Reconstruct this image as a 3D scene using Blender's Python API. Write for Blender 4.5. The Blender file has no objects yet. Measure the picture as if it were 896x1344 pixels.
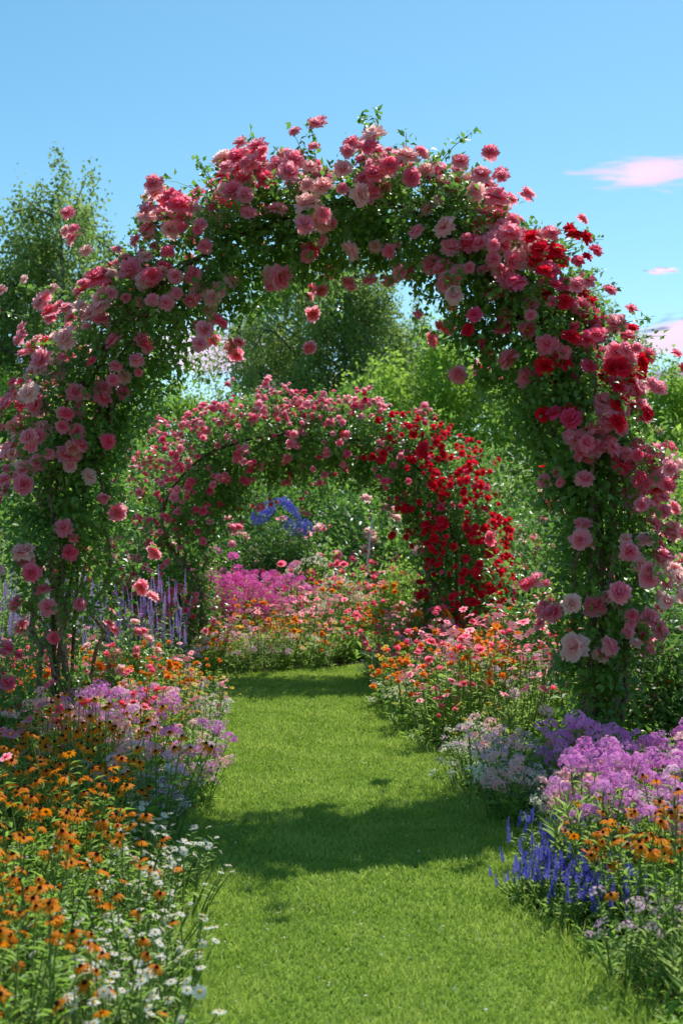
import bpy, math, numpy as np
from mathutils import Vector, Matrix, noise
rng = np.random.default_rng(11)
U = rng.uniform
scene = bpy.context.scene
COL = scene.collection

# ------------------------------------------------------------------ helpers
def norm(a):
    a = np.asarray(a, float)
    return a / (np.linalg.norm(a, axis=-1, keepdims=True) + 1e-9)
def basis_y(y, up):
    y = norm(y); x = norm(np.cross(y, up)); z = np.cross(x, y)
    return np.stack([x, y, z], -1)
def basis_z(z, spin):
    z = norm(z)
    ref = np.where(np.abs(z[:, 2:3]) > .9, np.array([[1., 0, 0]]), np.array([[0, 0, 1.]]))
    x = norm(np.cross(ref, z)); y = np.cross(z, x)
    c = np.cos(spin)[:, None]; s = np.sin(spin)[:, None]
    return np.stack([x*c + y*s, -x*s + y*c, z], -1)
MATS = []
def reg(m):
    MATS.append(m); return len(MATS)-1
class T:   # template
    def __init__(s, V, F, M, t):
        s.V = np.asarray(V, float); s.F = np.asarray(F, int)
        s.M = np.full(len(s.F), M) if np.isscalar(M) else np.asarray(M)
        s.t = np.asarray(t, float)
def merge(ts):
    V=[];F=[];M=[];t=[];n=0
    for a in ts:
        V.append(a.V);F.append(a.F+n);M.append(a.M);t.append(a.t);n+=len(a.V)
    return T(np.concatenate(V),np.concatenate(F),np.concatenate(M),np.concatenate(t))
class Geo:
    def __init__(s): s.V=[];s.F=[];s.M=[];s.C=[];s.n=0
    def add(s, V, F, M, t, r):
        V=np.asarray(V,float);F=np.asarray(F,int)
        s.V.append(V);s.F.append(F+s.n)
        s.M.append(np.full(len(F),M) if np.isscalar(M) else np.asarray(M))
        c=np.zeros((len(V),4));c[:,0]=t;c[:,1]=r;c[:,3]=1;s.C.append(c);s.n+=len(V)
    def inst(s, tm, M, P, S, r, mat=None):
        N=len(P)
        if N==0: return
        S=np.asarray(S,float)
        if S.ndim==0: S=np.full((N,3),float(S))
        if S.ndim==1: S=np.repeat(S[:,None],3,1)
        V=np.einsum('nij,nvj->nvi',M,tm.V[None]*S[:,None,:])+P[:,None,:]
        nv=len(tm.V)
        F=(tm.F[None]+(np.arange(N)*nv)[:,None,None]).reshape(-1,3)
        if mat is None: mi=np.tile(tm.M,N)
        elif np.isscalar(mat): mi=np.full(len(F),mat)
        else: mi=np.repeat(mat,len(tm.F))
        s.add(V.reshape(-1,3),F,mi,np.tile(tm.t,N),np.repeat(r,nv))
    def tube(s, pts, rad, mat, sides=5, r=0.5):
        pts=np.asarray(pts,float);n=len(pts);rad=np.broadcast_to(np.asarray(rad,float),(n,))
        tan=norm(np.gradient(pts,axis=0))
        ref=np.array([0.31,0.95,0.05]) if abs(tan[0][2])>.5 else np.array([0.05,0.1,1.])
        x=norm(np.cross(tan,ref));y=np.cross(tan,x)
        a=np.arange(sides)*2*np.pi/sides
        V=(pts[:,None]+rad[:,None,None]*(x[:,None]*np.cos(a)[None,:,None]+y[:,None]*np.sin(a)[None,:,None])).reshape(-1,3)
        F=[]
        for i in range(n-1):
            for j in range(sides):
                p=i*sides+j;q=i*sides+(j+1)%sides
                F+= [(p,q,q+sides),(p,q+sides,p+sides)]
        s.add(V,F,mat,np.repeat(np.linspace(0,1,n),sides),r)
    def build(s, name):
        V=np.concatenate(s.V);F=np.concatenate(s.F);M=np.concatenate(s.M);C=np.concatenate(s.C)
        me=bpy.data.meshes.new(name)
        me.vertices.add(len(V));me.vertices.foreach_set('co',V.astype(np.float32).ravel())
        me.loops.add(len(F)*3);me.loops.foreach_set('vertex_index',F.astype(np.int32).ravel())
        me.polygons.add(len(F));me.polygons.foreach_set('loop_start',np.arange(0,len(F)*3,3,dtype=np.int32))
        u,inv=np.unique(M,return_inverse=True)
        for k in u: me.materials.append(MATS[int(k)])
        me.polygons.foreach_set('material_index',inv.astype(np.int32).ravel())
        me.polygons.foreach_set('use_smooth',np.ones(len(F),bool))
        at=me.attributes.new('tint','FLOAT_COLOR','POINT')
        at.data.foreach_set('color',C.astype(np.float32).ravel())
        me.update();return me
def obj(name, data, parent=None, label=None, cat=None, group=None, kind=None, loc=None):
    o=bpy.data.objects.new(name,data);COL.objects.link(o)
    if parent: o.parent=parent
    if label: o["label"]=label
    if cat: o["category"]=cat
    if group: o["group"]=group
    if kind: o["kind"]=kind
    if loc is not None: o.location=loc
    return o

# ------------------------------------------------------------------ materials
def newmat(name):
    m=bpy.data.materials.new(name);m.use_nodes=True;m.node_tree.nodes.clear()
    return m,m.node_tree.nodes,m.node_tree.links
def organic(name, base, tip, alt, altamt=.8, trans=.35, rough=.55, spec=.3, tboost=1.25):
    m,N,L=newmat(name)
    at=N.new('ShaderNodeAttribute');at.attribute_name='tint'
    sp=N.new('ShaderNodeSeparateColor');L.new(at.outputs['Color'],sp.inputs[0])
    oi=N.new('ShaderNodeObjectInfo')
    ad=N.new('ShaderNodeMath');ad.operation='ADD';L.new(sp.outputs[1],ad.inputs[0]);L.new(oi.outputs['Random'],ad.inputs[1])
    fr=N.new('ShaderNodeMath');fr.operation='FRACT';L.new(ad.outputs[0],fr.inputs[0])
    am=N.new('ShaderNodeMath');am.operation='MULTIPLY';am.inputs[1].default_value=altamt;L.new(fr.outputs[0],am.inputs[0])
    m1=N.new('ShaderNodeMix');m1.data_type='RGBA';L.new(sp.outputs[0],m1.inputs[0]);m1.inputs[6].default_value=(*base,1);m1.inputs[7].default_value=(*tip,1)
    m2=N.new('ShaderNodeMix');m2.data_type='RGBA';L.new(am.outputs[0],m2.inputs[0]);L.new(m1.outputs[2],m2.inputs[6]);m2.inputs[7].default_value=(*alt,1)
    b=N.new('ShaderNodeBsdfPrincipled');b.inputs['Roughness'].default_value=rough;b.inputs['Specular IOR Level'].default_value=spec
    L.new(m2.outputs[2],b.inputs['Base Color'])
    tr=N.new('ShaderNodeBsdfTranslucent')
    mu=N.new('ShaderNodeMix');mu.data_type='RGBA';mu.blend_type='MULTIPLY';mu.inputs[0].default_value=1;L.new(m2.outputs[2],mu.inputs[6]);mu.inputs[7].default_value=(tboost,tboost,tboost*.9,1)
    L.new(mu.outputs[2],tr.inputs[0])
    mx=N.new('ShaderNodeMixShader');mx.inputs[0].default_value=trans
    L.new(b.outputs[0],mx.inputs[1]);L.new(tr.outputs[0],mx.inputs[2])
    o=N.new('ShaderNodeOutputMaterial');L.new(mx.outputs[0],o.inputs[0])
    return reg(m)
def noisemat(name, c1, c2, scale, rough=.9, c3=None, bump=.0, detail=6):
    m,N,L=newmat(name)
    tc=N.new('ShaderNodeTexCoord');nz=N.new('ShaderNodeTexNoise');nz.inputs['Scale'].default_value=scale;nz.inputs['Detail'].default_value=detail
    L.new(tc.outputs['Object'],nz.inputs['Vector'])
    cr=N.new('ShaderNodeValToRGB');cr.color_ramp.elements[0].position=.35;cr.color_ramp.elements[0].color=(*c1,1);cr.color_ramp.elements[1].position=.65;cr.color_ramp.elements[1].color=(*c2,1)
    L.new(nz.outputs[0],cr.inputs[0]);out=cr.outputs[0]
    if c3:
        n2=N.new('ShaderNodeTexNoise');n2.inputs['Scale'].default_value=scale*.06;L.new(tc.outputs['Object'],n2.inputs['Vector'])
        mr=N.new('ShaderNodeMapRange');mr.inputs[1].default_value=.4;mr.inputs[2].default_value=.65;L.new(n2.outputs[0],mr.inputs[0])
        mm=N.new('ShaderNodeMix');mm.data_type='RGBA';L.new(mr.outputs[0],mm.inputs[0]);L.new(out,mm.inputs[6]);mm.inputs[7].default_value=(*c3,1);out=mm.outputs[2]
    b=N.new('ShaderNodeBsdfPrincipled');b.inputs['Roughness'].default_value=rough;b.inputs['Specular IOR Level'].default_value=.2;L.new(out,b.inputs['Base Color'])
    if bump:
        bp=N.new('ShaderNodeBump');bp.inputs['Strength'].default_value=bump;bp.inputs['Distance'].default_value=.02;L.new(nz.outputs[0],bp.inputs['Height']);L.new(bp.outputs[0],b.inputs['Normal'])
    o=N.new('ShaderNodeOutputMaterial');L.new(b.outputs[0],o.inputs[0])
    return reg(m)
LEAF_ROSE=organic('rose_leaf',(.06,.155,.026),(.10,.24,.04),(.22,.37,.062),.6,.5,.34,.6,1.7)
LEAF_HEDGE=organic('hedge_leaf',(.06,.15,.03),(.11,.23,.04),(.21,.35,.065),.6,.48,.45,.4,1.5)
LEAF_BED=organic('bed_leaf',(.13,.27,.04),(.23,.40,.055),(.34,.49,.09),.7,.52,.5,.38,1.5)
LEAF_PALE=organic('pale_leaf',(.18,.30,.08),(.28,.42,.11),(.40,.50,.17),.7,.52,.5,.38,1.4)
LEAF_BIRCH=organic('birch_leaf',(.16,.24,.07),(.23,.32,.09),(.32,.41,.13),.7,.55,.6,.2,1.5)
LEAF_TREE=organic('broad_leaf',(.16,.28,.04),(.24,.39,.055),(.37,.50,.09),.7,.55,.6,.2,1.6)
STEM=organic('green_stem',(.12,.21,.04),(.16,.27,.05),(.18,.25,.06),.5,.1)
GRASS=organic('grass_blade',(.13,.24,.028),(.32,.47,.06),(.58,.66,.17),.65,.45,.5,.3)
PINK=organic('pink_petal',(1.,.09,.22),(1.,.42,.56),(1.,.66,.74),.45,.7,.6,.08,1.0)
HOT=organic('hot_pink_petal',(1.,.05,.18),(1.,.22,.38),(1.,.40,.54),.5,.7,.6,.08,1.0)
PALE=organic('pale_pink_petal',(1.,.30,.36),(1.,.68,.70),(1.,.86,.84),.5,.68,.6,.08,1.0)
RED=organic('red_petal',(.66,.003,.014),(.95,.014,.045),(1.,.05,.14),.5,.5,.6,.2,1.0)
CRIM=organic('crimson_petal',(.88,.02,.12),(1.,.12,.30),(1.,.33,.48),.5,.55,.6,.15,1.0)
ORANGE=organic('orange_ray_petal',(.60,.06,.001),(1.,.27,.003),(1.,.38,.008),.6,.45,.6,.15,1.0)
ZORANGE=organic('zinnia_orange_petal',(.95,.18,.01),(1.,.35,.03),(1.,.52,.08),.6,.45,.6,.15,1.0)
YELLOW=organic('yellow_petal',(.92,.50,.02),(.98,.70,.08),(.98,.80,.3),.6,.45,.6,.15,1.0)
WHITE=organic('white_petal',(.90,.88,.70),(.95,.93,.86),(.96,.88,.84),.6,.45,.6,.15,1.0)
CREAM=organic('cream_petal',(.92,.80,.50),(.96,.90,.72),(.96,.92,.84),.6,.45,.6,.15,1.0)
PURPLE=organic('purple_petal',(.66,.13,.60),(.90,.32,.78),(.97,.54,.88),.6,.5,.6,.1,1.0)
MAGENTA=organic('magenta_petal',(.84,.05,.46),(.97,.16,.62),(.98,.40,.76),.6,.5,.6,.1,1.0)
LILAC=organic('lilac_petal',(.86,.42,.72),(.98,.62,.85),(1.,.78,.90),.7,.5,.6,.1,1.0)
VIOLET=organic('violet_petal',(.28,.15,.52),(.42,.27,.68),(.56,.40,.78),.6,.45,.6,.15,1.0)
BLUE=organic('blue_petal',(.08,.08,.50),(.14,.14,.68),(.28,.25,.74),.6,.4,.6,.15,1.0)
CONE=organic('seed_cone',(.02,.008,.004),(.05,.02,.008),(.08,.03,.01),.5,0,.9,.1)
GOLD=organic('gold_centre',(.65,.30,.02),(.80,.50,.04),(.7,.4,.03),.5,0,.9,.1)
CANE=noisemat('cane_bark',(.11,.075,.05),(.34,.25,.17),40,.9,bump=.4)
BARK=noisemat('tree_bark',(.09,.08,.07),(.32,.30,.27),6,.9,bump=.3)
IRON=noisemat('rusty_iron',(.05,.035,.025),(.12,.07,.04),60,.7)
SOIL=noisemat('soil',(.03,.02,.013),(.09,.06,.04),14,1,bump=.8)
MEADOW=noisemat('meadow',(.06,.12,.025),(.12,.20,.04),3,1,c3=(.08,.09,.035))
TURF=noisemat('turf',(.11,.19,.025),(.23,.35,.05),60,1,c3=(.29,.37,.065),bump=.5)
WOODP=noisemat('painted_wood',(.62,.62,.60),(.78,.78,.76),20,.6)

# ------------------------------------------------------------------ templates
def leaf(w=.5, mat=LEAF_BED, fold=.12, curl=-.12):
    V=[(0,0,0),(-w/2,.42,fold),(w/2,.42,fold),(0,.5,0),(0,1,curl)]
    F=[(0,3,1),(0,2,3),(1,3,4),(3,2,4)]
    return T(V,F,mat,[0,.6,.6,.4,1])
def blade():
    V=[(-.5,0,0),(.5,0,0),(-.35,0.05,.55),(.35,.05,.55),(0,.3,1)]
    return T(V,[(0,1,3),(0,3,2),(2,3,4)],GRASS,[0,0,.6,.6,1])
def petal_cup(theta0, theta1, L, w, az, nu=3, nv=3, r0=.05, ruf=.06, z0=0, mat=PINK, rg=rng, t0=0., t1=1.):
    V=[];t=[]
    r=r0;z=z0
    ph=rg.uniform(0,6.28)
    for j in range(nv+1):
        v=j/nv
        th=theta0+(theta1-theta0)*v
        if j>0: r+=math.sin(th)*L/nv; z+=math.cos(th)*L/nv
        hw=w*math.sin(math.pi*(.12+.66*v))
        for i in range(nu+1):
            u=-1+2*i/nu
            inward=-.35*hw*u*u
            rr=r+inward+ruf*L*math.sin(ph+u*4)*v
            side=hw*u
            zz=z-(.12*L*u*u if j==nv else 0)+ruf*L*math.cos(ph*2+u*5)*v
            V.append((rr*math.cos(az)-side*math.sin(az),rr*math.sin(az)+side*math.cos(az),zz));t.append(t0+(t1-t0)*v)
    F=[]
    for j in range(nv):
        for i in range(nu):
            p=j*(nu+1)+i;q=p+nu+1
            F+=[(p,p+1,q+1),(p,q+1,q)]
    return T(V,F,mat,t)
def rose(mat, hi=True, seed=0):
    rg=np.random.default_rng(seed)
    n=3 if hi else 2
    ts=[]
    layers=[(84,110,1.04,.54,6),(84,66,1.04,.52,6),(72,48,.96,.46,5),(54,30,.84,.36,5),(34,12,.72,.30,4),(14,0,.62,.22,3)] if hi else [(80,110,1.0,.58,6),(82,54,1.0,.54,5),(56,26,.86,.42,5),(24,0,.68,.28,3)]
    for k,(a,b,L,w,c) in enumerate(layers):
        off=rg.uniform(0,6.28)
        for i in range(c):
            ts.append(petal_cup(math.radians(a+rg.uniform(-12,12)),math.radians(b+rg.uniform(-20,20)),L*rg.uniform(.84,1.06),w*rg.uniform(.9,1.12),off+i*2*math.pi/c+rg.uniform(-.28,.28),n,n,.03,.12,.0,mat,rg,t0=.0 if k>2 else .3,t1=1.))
    return merge(ts)
def daisy(n, w, droop, pm, cm, cr=.25, ch=.3, layers=1, seed=0, tip=.9, t0=0.):
    rg=np.random.default_rng(seed);ts=[]
    for l in range(layers):
        Lk=1-.25*l
        for i in range(n):
            a=(i+.5*l)*2*math.pi/n+rg.uniform(-.1,.1)
            d=droop+rg.uniform(-.15,.15)-.35*l; L=Lk*rg.uniform(.88,1.05)
            P=[(cr*.7,-w*.25,0),(cr*.7,w*.25,0),(.62*L,-w*.5,-d*.3),(.62*L,w*.5,-d*.3),(L,-w*.25*tip,-d),(L,w*.25*tip,-d)]
            c,s=math.cos(a),math.sin(a)
            V=[(x*c-y*s,x*s+y*c,z+.06*l) for x,y,z in P]
            ts.append(T(V,[(0,1,3),(0,3,2),(2,3,5),(2,5,4)],pm,[t0,t0,.75,.75,1,1]))
    V=[];t=[];k=8
    for j,(rr,zz) in enumerate([(1,-.05),(.9,.45),(.55,.85)]):
        for i in range(k):
            a=i*2*math.pi/k;V.append((cr*rr*math.cos(a),cr*rr*math.sin(a),ch*zz));t.append(j/3)
    V.append((0,0,ch));t.append(1);F=[]
    for j in range(2):
        for i in range(k):
            p=j*k+i;q=j*k+(i+1)%k;F+=[(p,q,q+k),(p,q+k,p+k)]
    for i in range(k):F.append((2*k+i,2*k+(i+1)%k,3*k))
    ts.append(T(V,F,cm,t))
    return merge(ts)
def floret(mat):
    ts=[]
    for i in range(5):
        a=i*2*math.pi/5;P=[(.05,0,0),(.65,-.38,.1),(.65,.38,.1),(1,0,.02)]
        c,s=math.cos(a),math.sin(a)
        ts.append(T([(x*c-y*s,x*s+y*c,z) for x,y,z in P],[(0,1,3),(0,3,2)],mat,[0,.8,.8,1]))
    return merge(ts)
def cluster(mat, n, fr, seed=0, flat=.7, loose=.0):
    rg=np.random.default_rng(seed);g=Geo()
    d=norm(rg.normal(size=(n,3)));d[:,2]=np.abs(d[:,2])*1.1-.25;d=norm(d)
    P=d*np.array([1,1,flat])*(1-loose*rg.uniform(0,1,(n,1)))
    f=floret(mat);V=[];F=[];t=[];k=0
    B=basis_z(norm(d+rg.normal(size=(n,3))*.3),rg.uniform(0,6.28,n))
    for i in range(n):
        V.append(f.V@B[i].T*fr*rg.uniform(.8,1.15)+P[i]);F.append(f.F+k);k+=len(f.V);t.append(f.t)
    return T(np.concatenate(V),np.concatenate(F),mat,np.concatenate(t))
def spike(mat, seed=0, n=60, rad=.085):
    rg=np.random.default_rng(seed);V=[];F=[];t=[];k=0
    lf=leaf(.7,mat,.15,-.1)
    z=np.linspace(0,.97,n);a=np.arange(n)*2.4+rg.uniform(-.3,.3,n)
    dirs=np.stack([np.cos(a),np.sin(a),.5+.9*z],-1)
    B=basis_y(dirs,np.array([0,0,1.]))
    for i in range(n):
        s=rad*(1.25-.85*z[i])*rg.uniform(.8,1.3)
        V.append(lf.V@B[i].T*s+np.array([0,0,z[i]]));F.append(lf.F+k);k+=len(lf.V);t.append(lf.t)
    return T(np.concatenate(V),np.concatenate(F),mat,np.concatenate(t))
HEAD={
 'rud':[daisy(12,.28,.22+.25*s,ORANGE,CONE,.27,.36,1,s) for s in range(3)],
 'wd':[daisy(14,.3,.05+.1*s,WHITE,GOLD,.28,.18,1,s,t0=.5) for s in range(2)],
 'zo':[daisy(14,.42,.15,ZORANGE,GOLD,.22,.2,3,s) for s in range(2)],
 'zr':[daisy(14,.42,.15,CRIM,GOLD,.2,.2,3,s) for s in range(2)],
 'zp':[daisy(14,.42,.15,HOT,GOLD,.2,.2,3,s) for s in range(2)],
 'ye':[daisy(10,.5,.05,YELLOW,GOLD,.25,.2,1,s) for s in range(2)],
 'co':[daisy(8,.62,.02,PINK,GOLD,.17,.12,1,s) for s in range(2)],
 'pp':[cluster(LILAC,54,.18,s,.75,.25) for s in range(2)],
 'pk':[cluster(PALE,54,.18,s+9,.75,.25) for s in range(2)],
 'pv':[cluster(PURPLE,54,.19,s+3,.75,.2) for s in range(2)],
 'pm':[cluster(MAGENTA,60,.19,s+5,.75,.15) for s in range(2)],
 'sv':[spike(VIOLET,s,60,.07) for s in range(2)],
 'sb':[spike(BLUE,s+4,40,.19) for s in range(2)],
 'aw':[cluster(CREAM,30,.15,s+7,.8,.5) for s in range(2)],
 'al':[cluster(LILAC,22,.15,s+8,.8,.6) for s in range(2)],
 'hb':[cluster(BLUE,90,.14,s+2,.8) for s in range(2)],
}
HEADMESH={}
for k,ts in HEAD.items():
    HEADMESH[k]=[]
    for i,t in enumerate(ts):
        g=Geo();g.inst(t,np.eye(3)[None],np.zeros((1,3)),1.0,np.array([.37*i]));HEADMESH[k].append(g.build('flower_head_'+k))
# kind: H, spread, stems, leafL, leafW, leaves/stem, head, headsize, leafmat, label, category
KINDS={
 'black_eyed_susan':(.56,.22,12,.075,.18,9,'rud',.030,LEAF_BED,'orange black-eyed susans with dark cone centres in the flower bed','flower'),
 'white_daisy':(.28,.19,14,.055,.12,7,'wd',.0155,LEAF_PALE,'small white daisies with yellow centres edging the lawn','flower'),
 'orange_zinnia':(.6,.2,11,.08,.32,11,'zo',.032,LEAF_BED,'bright orange zinnias on leafy green stems in the border','flower'),
 'red_zinnia':(.6,.2,9,.08,.32,11,'zr',.032,LEAF_BED,'crimson zinnias on leafy green stems in the border','flower'),
 'pink_zinnia':(.6,.2,10,.08,.32,11,'zp',.034,LEAF_BED,'hot pink zinnias on leafy green stems in the border','flower'),
 'yellow_coreopsis':(.5,.2,17,.07,.13,11,'ye',.025,LEAF_PALE,'yellow coreopsis flowers with feathery foliage in the border','flower'),
 'pink_cosmos':(.7,.25,14,.06,.10,16,'co',.036,LEAF_PALE,'pink cosmos on thin feathery stems in the border','flower'),
 'pink_phlox':(.5,.2,9,.09,.22,12,'pk',.045,LEAF_BED,'pale pink phlox with domed flower clusters in the bed','flower'),
 'lilac_phlox':(.45,.2,9,.09,.22,12,'pp',.045,LEAF_BED,'lilac phlox with domed flower clusters in the bed','flower'),
 'purple_phlox':(.5,.2,11,.09,.22,12,'pv',.050,LEAF_BED,'rich purple phlox with domed flower clusters in the bed','flower'),
 'magenta_phlox':(.98,.34,24,.1,.25,16,'pm',.066,LEAF_BED,'tall magenta phlox mass behind the low border flowers','flower'),
 'purple_salvia':(.84,.22,13,.08,.24,13,'sv',.20,LEAF_PALE,'tall violet salvia spikes standing above the border','flower'),
 'blue_salvia':(.18,.15,24,.045,.16,7,'sb',.055,LEAF_PALE,'short blue-violet salvia spikes at the lawn edge','flower'),
 'cream_alyssum':(.30,.2,17,.045,.18,11,'aw',.044,LEAF_PALE,'frothy small cream blossoms spilling onto the lawn edge','flower'),
 'lilac_aster':(.36,.2,16,.05,.18,11,'al',.040,LEAF_PALE,'airy pale lilac asters near the lawn edge','flower'),
 'leafy_perennial':(.42,.22,24,.13,.085,11,None,0,LEAF_PALE,'green leafy perennial with narrow upright leaves','plant'),
 'broadleaf_perennial':(.4,.24,14,.10,.42,13,None,0,LEAF_BED,'green broad-leaved perennial filling the flower bed','plant'),
}
PL={}
def hash_(s): return sum((i+1)*ord(c) for i,c in enumerate(s))
def make_plant(kind, var):
    H,sp,ns,ll,lw,nl,hd,hs,lm,lab,cat=KINDS[kind]
    rg=np.random.default_rng(hash_(kind)+var*17)
    g=Geo();heads=[];lf=leaf(lw,lm)
    LP=[];LD=[];LS=[]
    for i in range(ns):
        a=rg.uniform(0,6.28);r=sp*math.sqrt(rg.uniform(.02,1));b=np.array([math.cos(a),math.sin(a),0])
        h=H*rg.uniform(.52,1.08)*(1-.18*(r/sp)**2)
        p0=b*r*.35;p3=b*r+np.array([rg.normal()*.02,rg.normal()*.02,h])
        p1=p0+(p3-p0)*.4+np.array([0,0,h*.08]);p2=p0+(p3-p0)*.75+np.array([0,0,h*.05])
        pts=np.array([p0,p1,p2,p3]);g.tube(pts,[.004,.0035,.003,.002],STEM,3,rg.uniform())
        m=nl;tt=rg.uniform(.02,.9,m)
        q=np.stack([np.interp(tt,[0,.4,.75,1],pts[:,k]) for k in range(3)],-1)
        aa=rg.uniform(0,6.28,m);d=np.stack([np.cos(aa),np.sin(aa),rg.uniform(.0,1.1,m)],-1)
        if kind=='leafy_perennial': d[:,2]+=.8
        LP.append(q);LD.append(d);LS.append(ll*rg.uniform(.6,1.2,m)*(1.15-.5*tt))
        if hd:
            dr=norm(np.array([rg.normal()*.4,rg.normal()*.4-.25,1.]));
            if hd[0]=='s': dr=norm(np.array([rg.normal()*.1,rg.normal()*.1,1.]))
            heads.append((p3,dr,hs*rg.uniform(.7,1.25),int(rg.integers(len(HEAD[hd]))),rg.uniform(0,6.28)))
    LP=np.concatenate(LP);LD=np.concatenate(LD);LS=np.concatenate(LS);n=len(LP)
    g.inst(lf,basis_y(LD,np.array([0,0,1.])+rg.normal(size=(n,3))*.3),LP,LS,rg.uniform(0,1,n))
    fol=g.build(kind+'_foliage')
    for (p,d,s,v,spn) in heads:
        g.inst(HEAD[hd][v],basis_z(d[None],np.array([spn])),p[None],s,np.array([rg.uniform()]))
    return dict(fol=fol,full=g.build(kind+'_plant'),heads=heads,hd=hd)
for k in KINDS: PL[k]=[make_plant(k,v) for v in range(4)]
COUNT={}
def place(kind, x, y, sc=1., near=None):
    H,sp,ns,ll,lw,nl,hd,hs,lm,lab,cat=KINDS[kind]
    COUNT[kind]=COUNT.get(kind,0)+1
    if COUNT[kind]>300: return
    v=PL[kind][int(rng.integers(4))]
    if near is None: near=y<8.6
    near=near and hd
    o=obj(kind,v['fol'] if near else v['full'],None,lab,cat,kind.replace('_',' ')+' plants growing in the garden beds')
    o.location=(x,y,0.0);s=sc*U(.8,1.18);o.scale=(s*U(.95,1.1),s*U(.95,1.1),s);o.rotation_euler=(U(-.08,.08),U(-.08,.08),U(0,6.28))
    if near:
        for (p,d,hsz,vi,spn) in v['heads']:
            c=obj('flower_head',HEADMESH[hd][vi],o)
            q=Vector(d).to_track_quat('Z','Y').to_matrix().to_4x4()
            c.matrix_local=Matrix.Translation(Vector(p))@q@Matrix.Rotation(spn,4,'Z')@Matrix.Scale(hsz,4)

# ------------------------------------------------------------------ ground, lawn, beds
YL=[-2,3.3,3.9,5.0,6.3,8.4,10.5,11.6,12.2,12.7,13.1,13.5,14.1]
XLv=[-.45,-.45,-.47,-.60,-.74,-.82,-.96,-1.20,-1.60,-2.1,-1.9,-1.05,-.15]
YR=[-2,3.3,3.9,5.0,6.3,8.4,9.4,10.5,12.3,13.4,14.1]
XRv=[1.0,.97,.90,.78,.84,.64,.46,.36,.26,.28,.62]
XL=lambda y:np.interp(y,YL,XLv)+(.06*np.sin(y*3.7)+.04*np.sin(y*9.1))*(y<11.8)
XR=lambda y:np.interp(y,YR,XRv)+(.06*np.sin(y*3.1+1)+.04*np.sin(y*8.3))*(y<13)
FARX=[-.15,.35,1.0,2.0,3.2,6];FARY=[14.1,14.65,15.1,15.45,15.6,16.1]
NEARX=[.62,1.0,1.7,2.5,3.4,6];NEARY=[14.1,14.3,14.5,14.65,14.75,15.1]
def sheet(name, rows, z, mat, **kw):
    V=[];F=[]
    for (a,b) in rows:
        for k in range(5):
            u=k/4;V.append((a[0]*(1-u)+b[0]*u,a[1]*(1-u)+b[1]*u,z))
    for j in range(len(rows)-1):
        for k in range(4):
            p=j*5+k;q=p+5;F+=[(p,p+1,q+1),(p,q+1,q)]
    g=Geo();g.add(np.array(V),np.array(F),mat,.5,.5)
    return obj(name,g.build(name),None,**kw)
sheet('ground',[((-1500,-1500+3000*i/6),(1500,-1500+3000*i/6)) for i in range(7)],0,MEADOW,label='wide green meadow ground reaching the horizon',cat='ground',kind='structure')
rowsL=[]
for y in np.linspace(-2,14.1,90): rowsL.append(((float(XL(y)),y),(float(XR(y)),y)))
rowsL+= list(zip(zip(FARX[1:],FARY[1:]),zip(NEARX[1:],NEARY[1:])))
sheet('lawn_path',rowsL,.012,TURF,label='mown bright green grass path between the flower beds',cat='lawn',kind='structure')
sheet('flower_bed',[((-9,y),(float(XL(y))+.05,y)) for y in np.linspace(-2,14.1,60)],.004,SOIL,label='dark soil flower bed beside the lawn',cat='flower bed',kind='structure')
sheet('flower_bed',[((float(XR(y))-.05,y),(9,y)) for y in np.linspace(-2,14.0,60)],.004,SOIL,label='dark soil flower bed beside the lawn path',cat='flower bed',kind='structure')
sheet('flower_bed',[((-12,14.105),(12,14.105)),((-12,27),(12,27))],.007,SOIL,label='dark soil bed beyond the second arch',cat='flower bed',kind='structure')
def sample_lawn(n, dens_y):
    R=np.array([[*a,*b] for a,b in rowsL]);A=[]
    for j in range(len(R)-1):
        w=np.hypot(R[j,2]-R[j,0],R[j,3]-R[j,1]);h=np.hypot(R[j+1,0]+R[j+1,2]-R[j,0]-R[j,2],R[j+1,1]+R[j+1,3]-R[j,1]-R[j,3])/2
        ym=(R[j,1]+R[j,3])/2;A.append(w*h*np.interp(ym,[-2,2.6,3.2,6,10,16],dens_y))
    A=np.array(A);j=rng.choice(len(A),n,p=A/A.sum());v=rng.uniform(0,1,n)[:,None];u=U(-.012,1.012,n)[:,None]
    a=R[j,:2]*(1-v)+R[j+1,:2]*v;b=R[j,2:]*(1-v)+R[j+1,2:]*v
    return a*(1-u)+b*u
def field(P,sc,seed):
    gx=np.arange(-4,8,.12);gy=np.arange(-3,17,.12)
    G=np.array([[noise.fractal(Vector((x*sc,y*sc,seed)),1.0,2.0,3) for x in gx] for y in gy])
    ix=np.clip(((P[:,0]+4)/.12),0,len(gx)-2);iy=np.clip(((P[:,1]+3)/.12),0,len(gy)-2)
    i0=ix.astype(int);j0=iy.astype(int);fx=ix-i0;fy=iy-j0
    return (G[j0,i0]*(1-fx)+G[j0,i0+1]*fx)*(1-fy)+(G[j0+1,i0]*(1-fx)+G[j0+1,i0+1]*fx)*fy
n=230000;P=sample_lawn(n,[.0,.1,1,.8,.45,.28])
P3=np.concatenate([P,np.full((n,1),.012)],1);az=U(0,6.28,n)
patch=np.clip(.5+1.15*field(P,2.8,3.1),0,1)
hgt=U(.010,.034,n)*(.8+.6*patch);wd=np.interp(P[:,1],[3,8,15],[.0036,.0068,.011])*U(.6,1.4,n)
lean=rng.normal(size=(n,2))*.65
zz=norm(np.concatenate([lean,np.ones((n,1))],1))
g=Geo();g.inst(blade(),basis_z(zz,az),P3,np.stack([wd,hgt*.7,hgt],-1),np.clip(.55*(1-patch)+.44*U(0,1,n)**1.3,0,.98))
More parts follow.
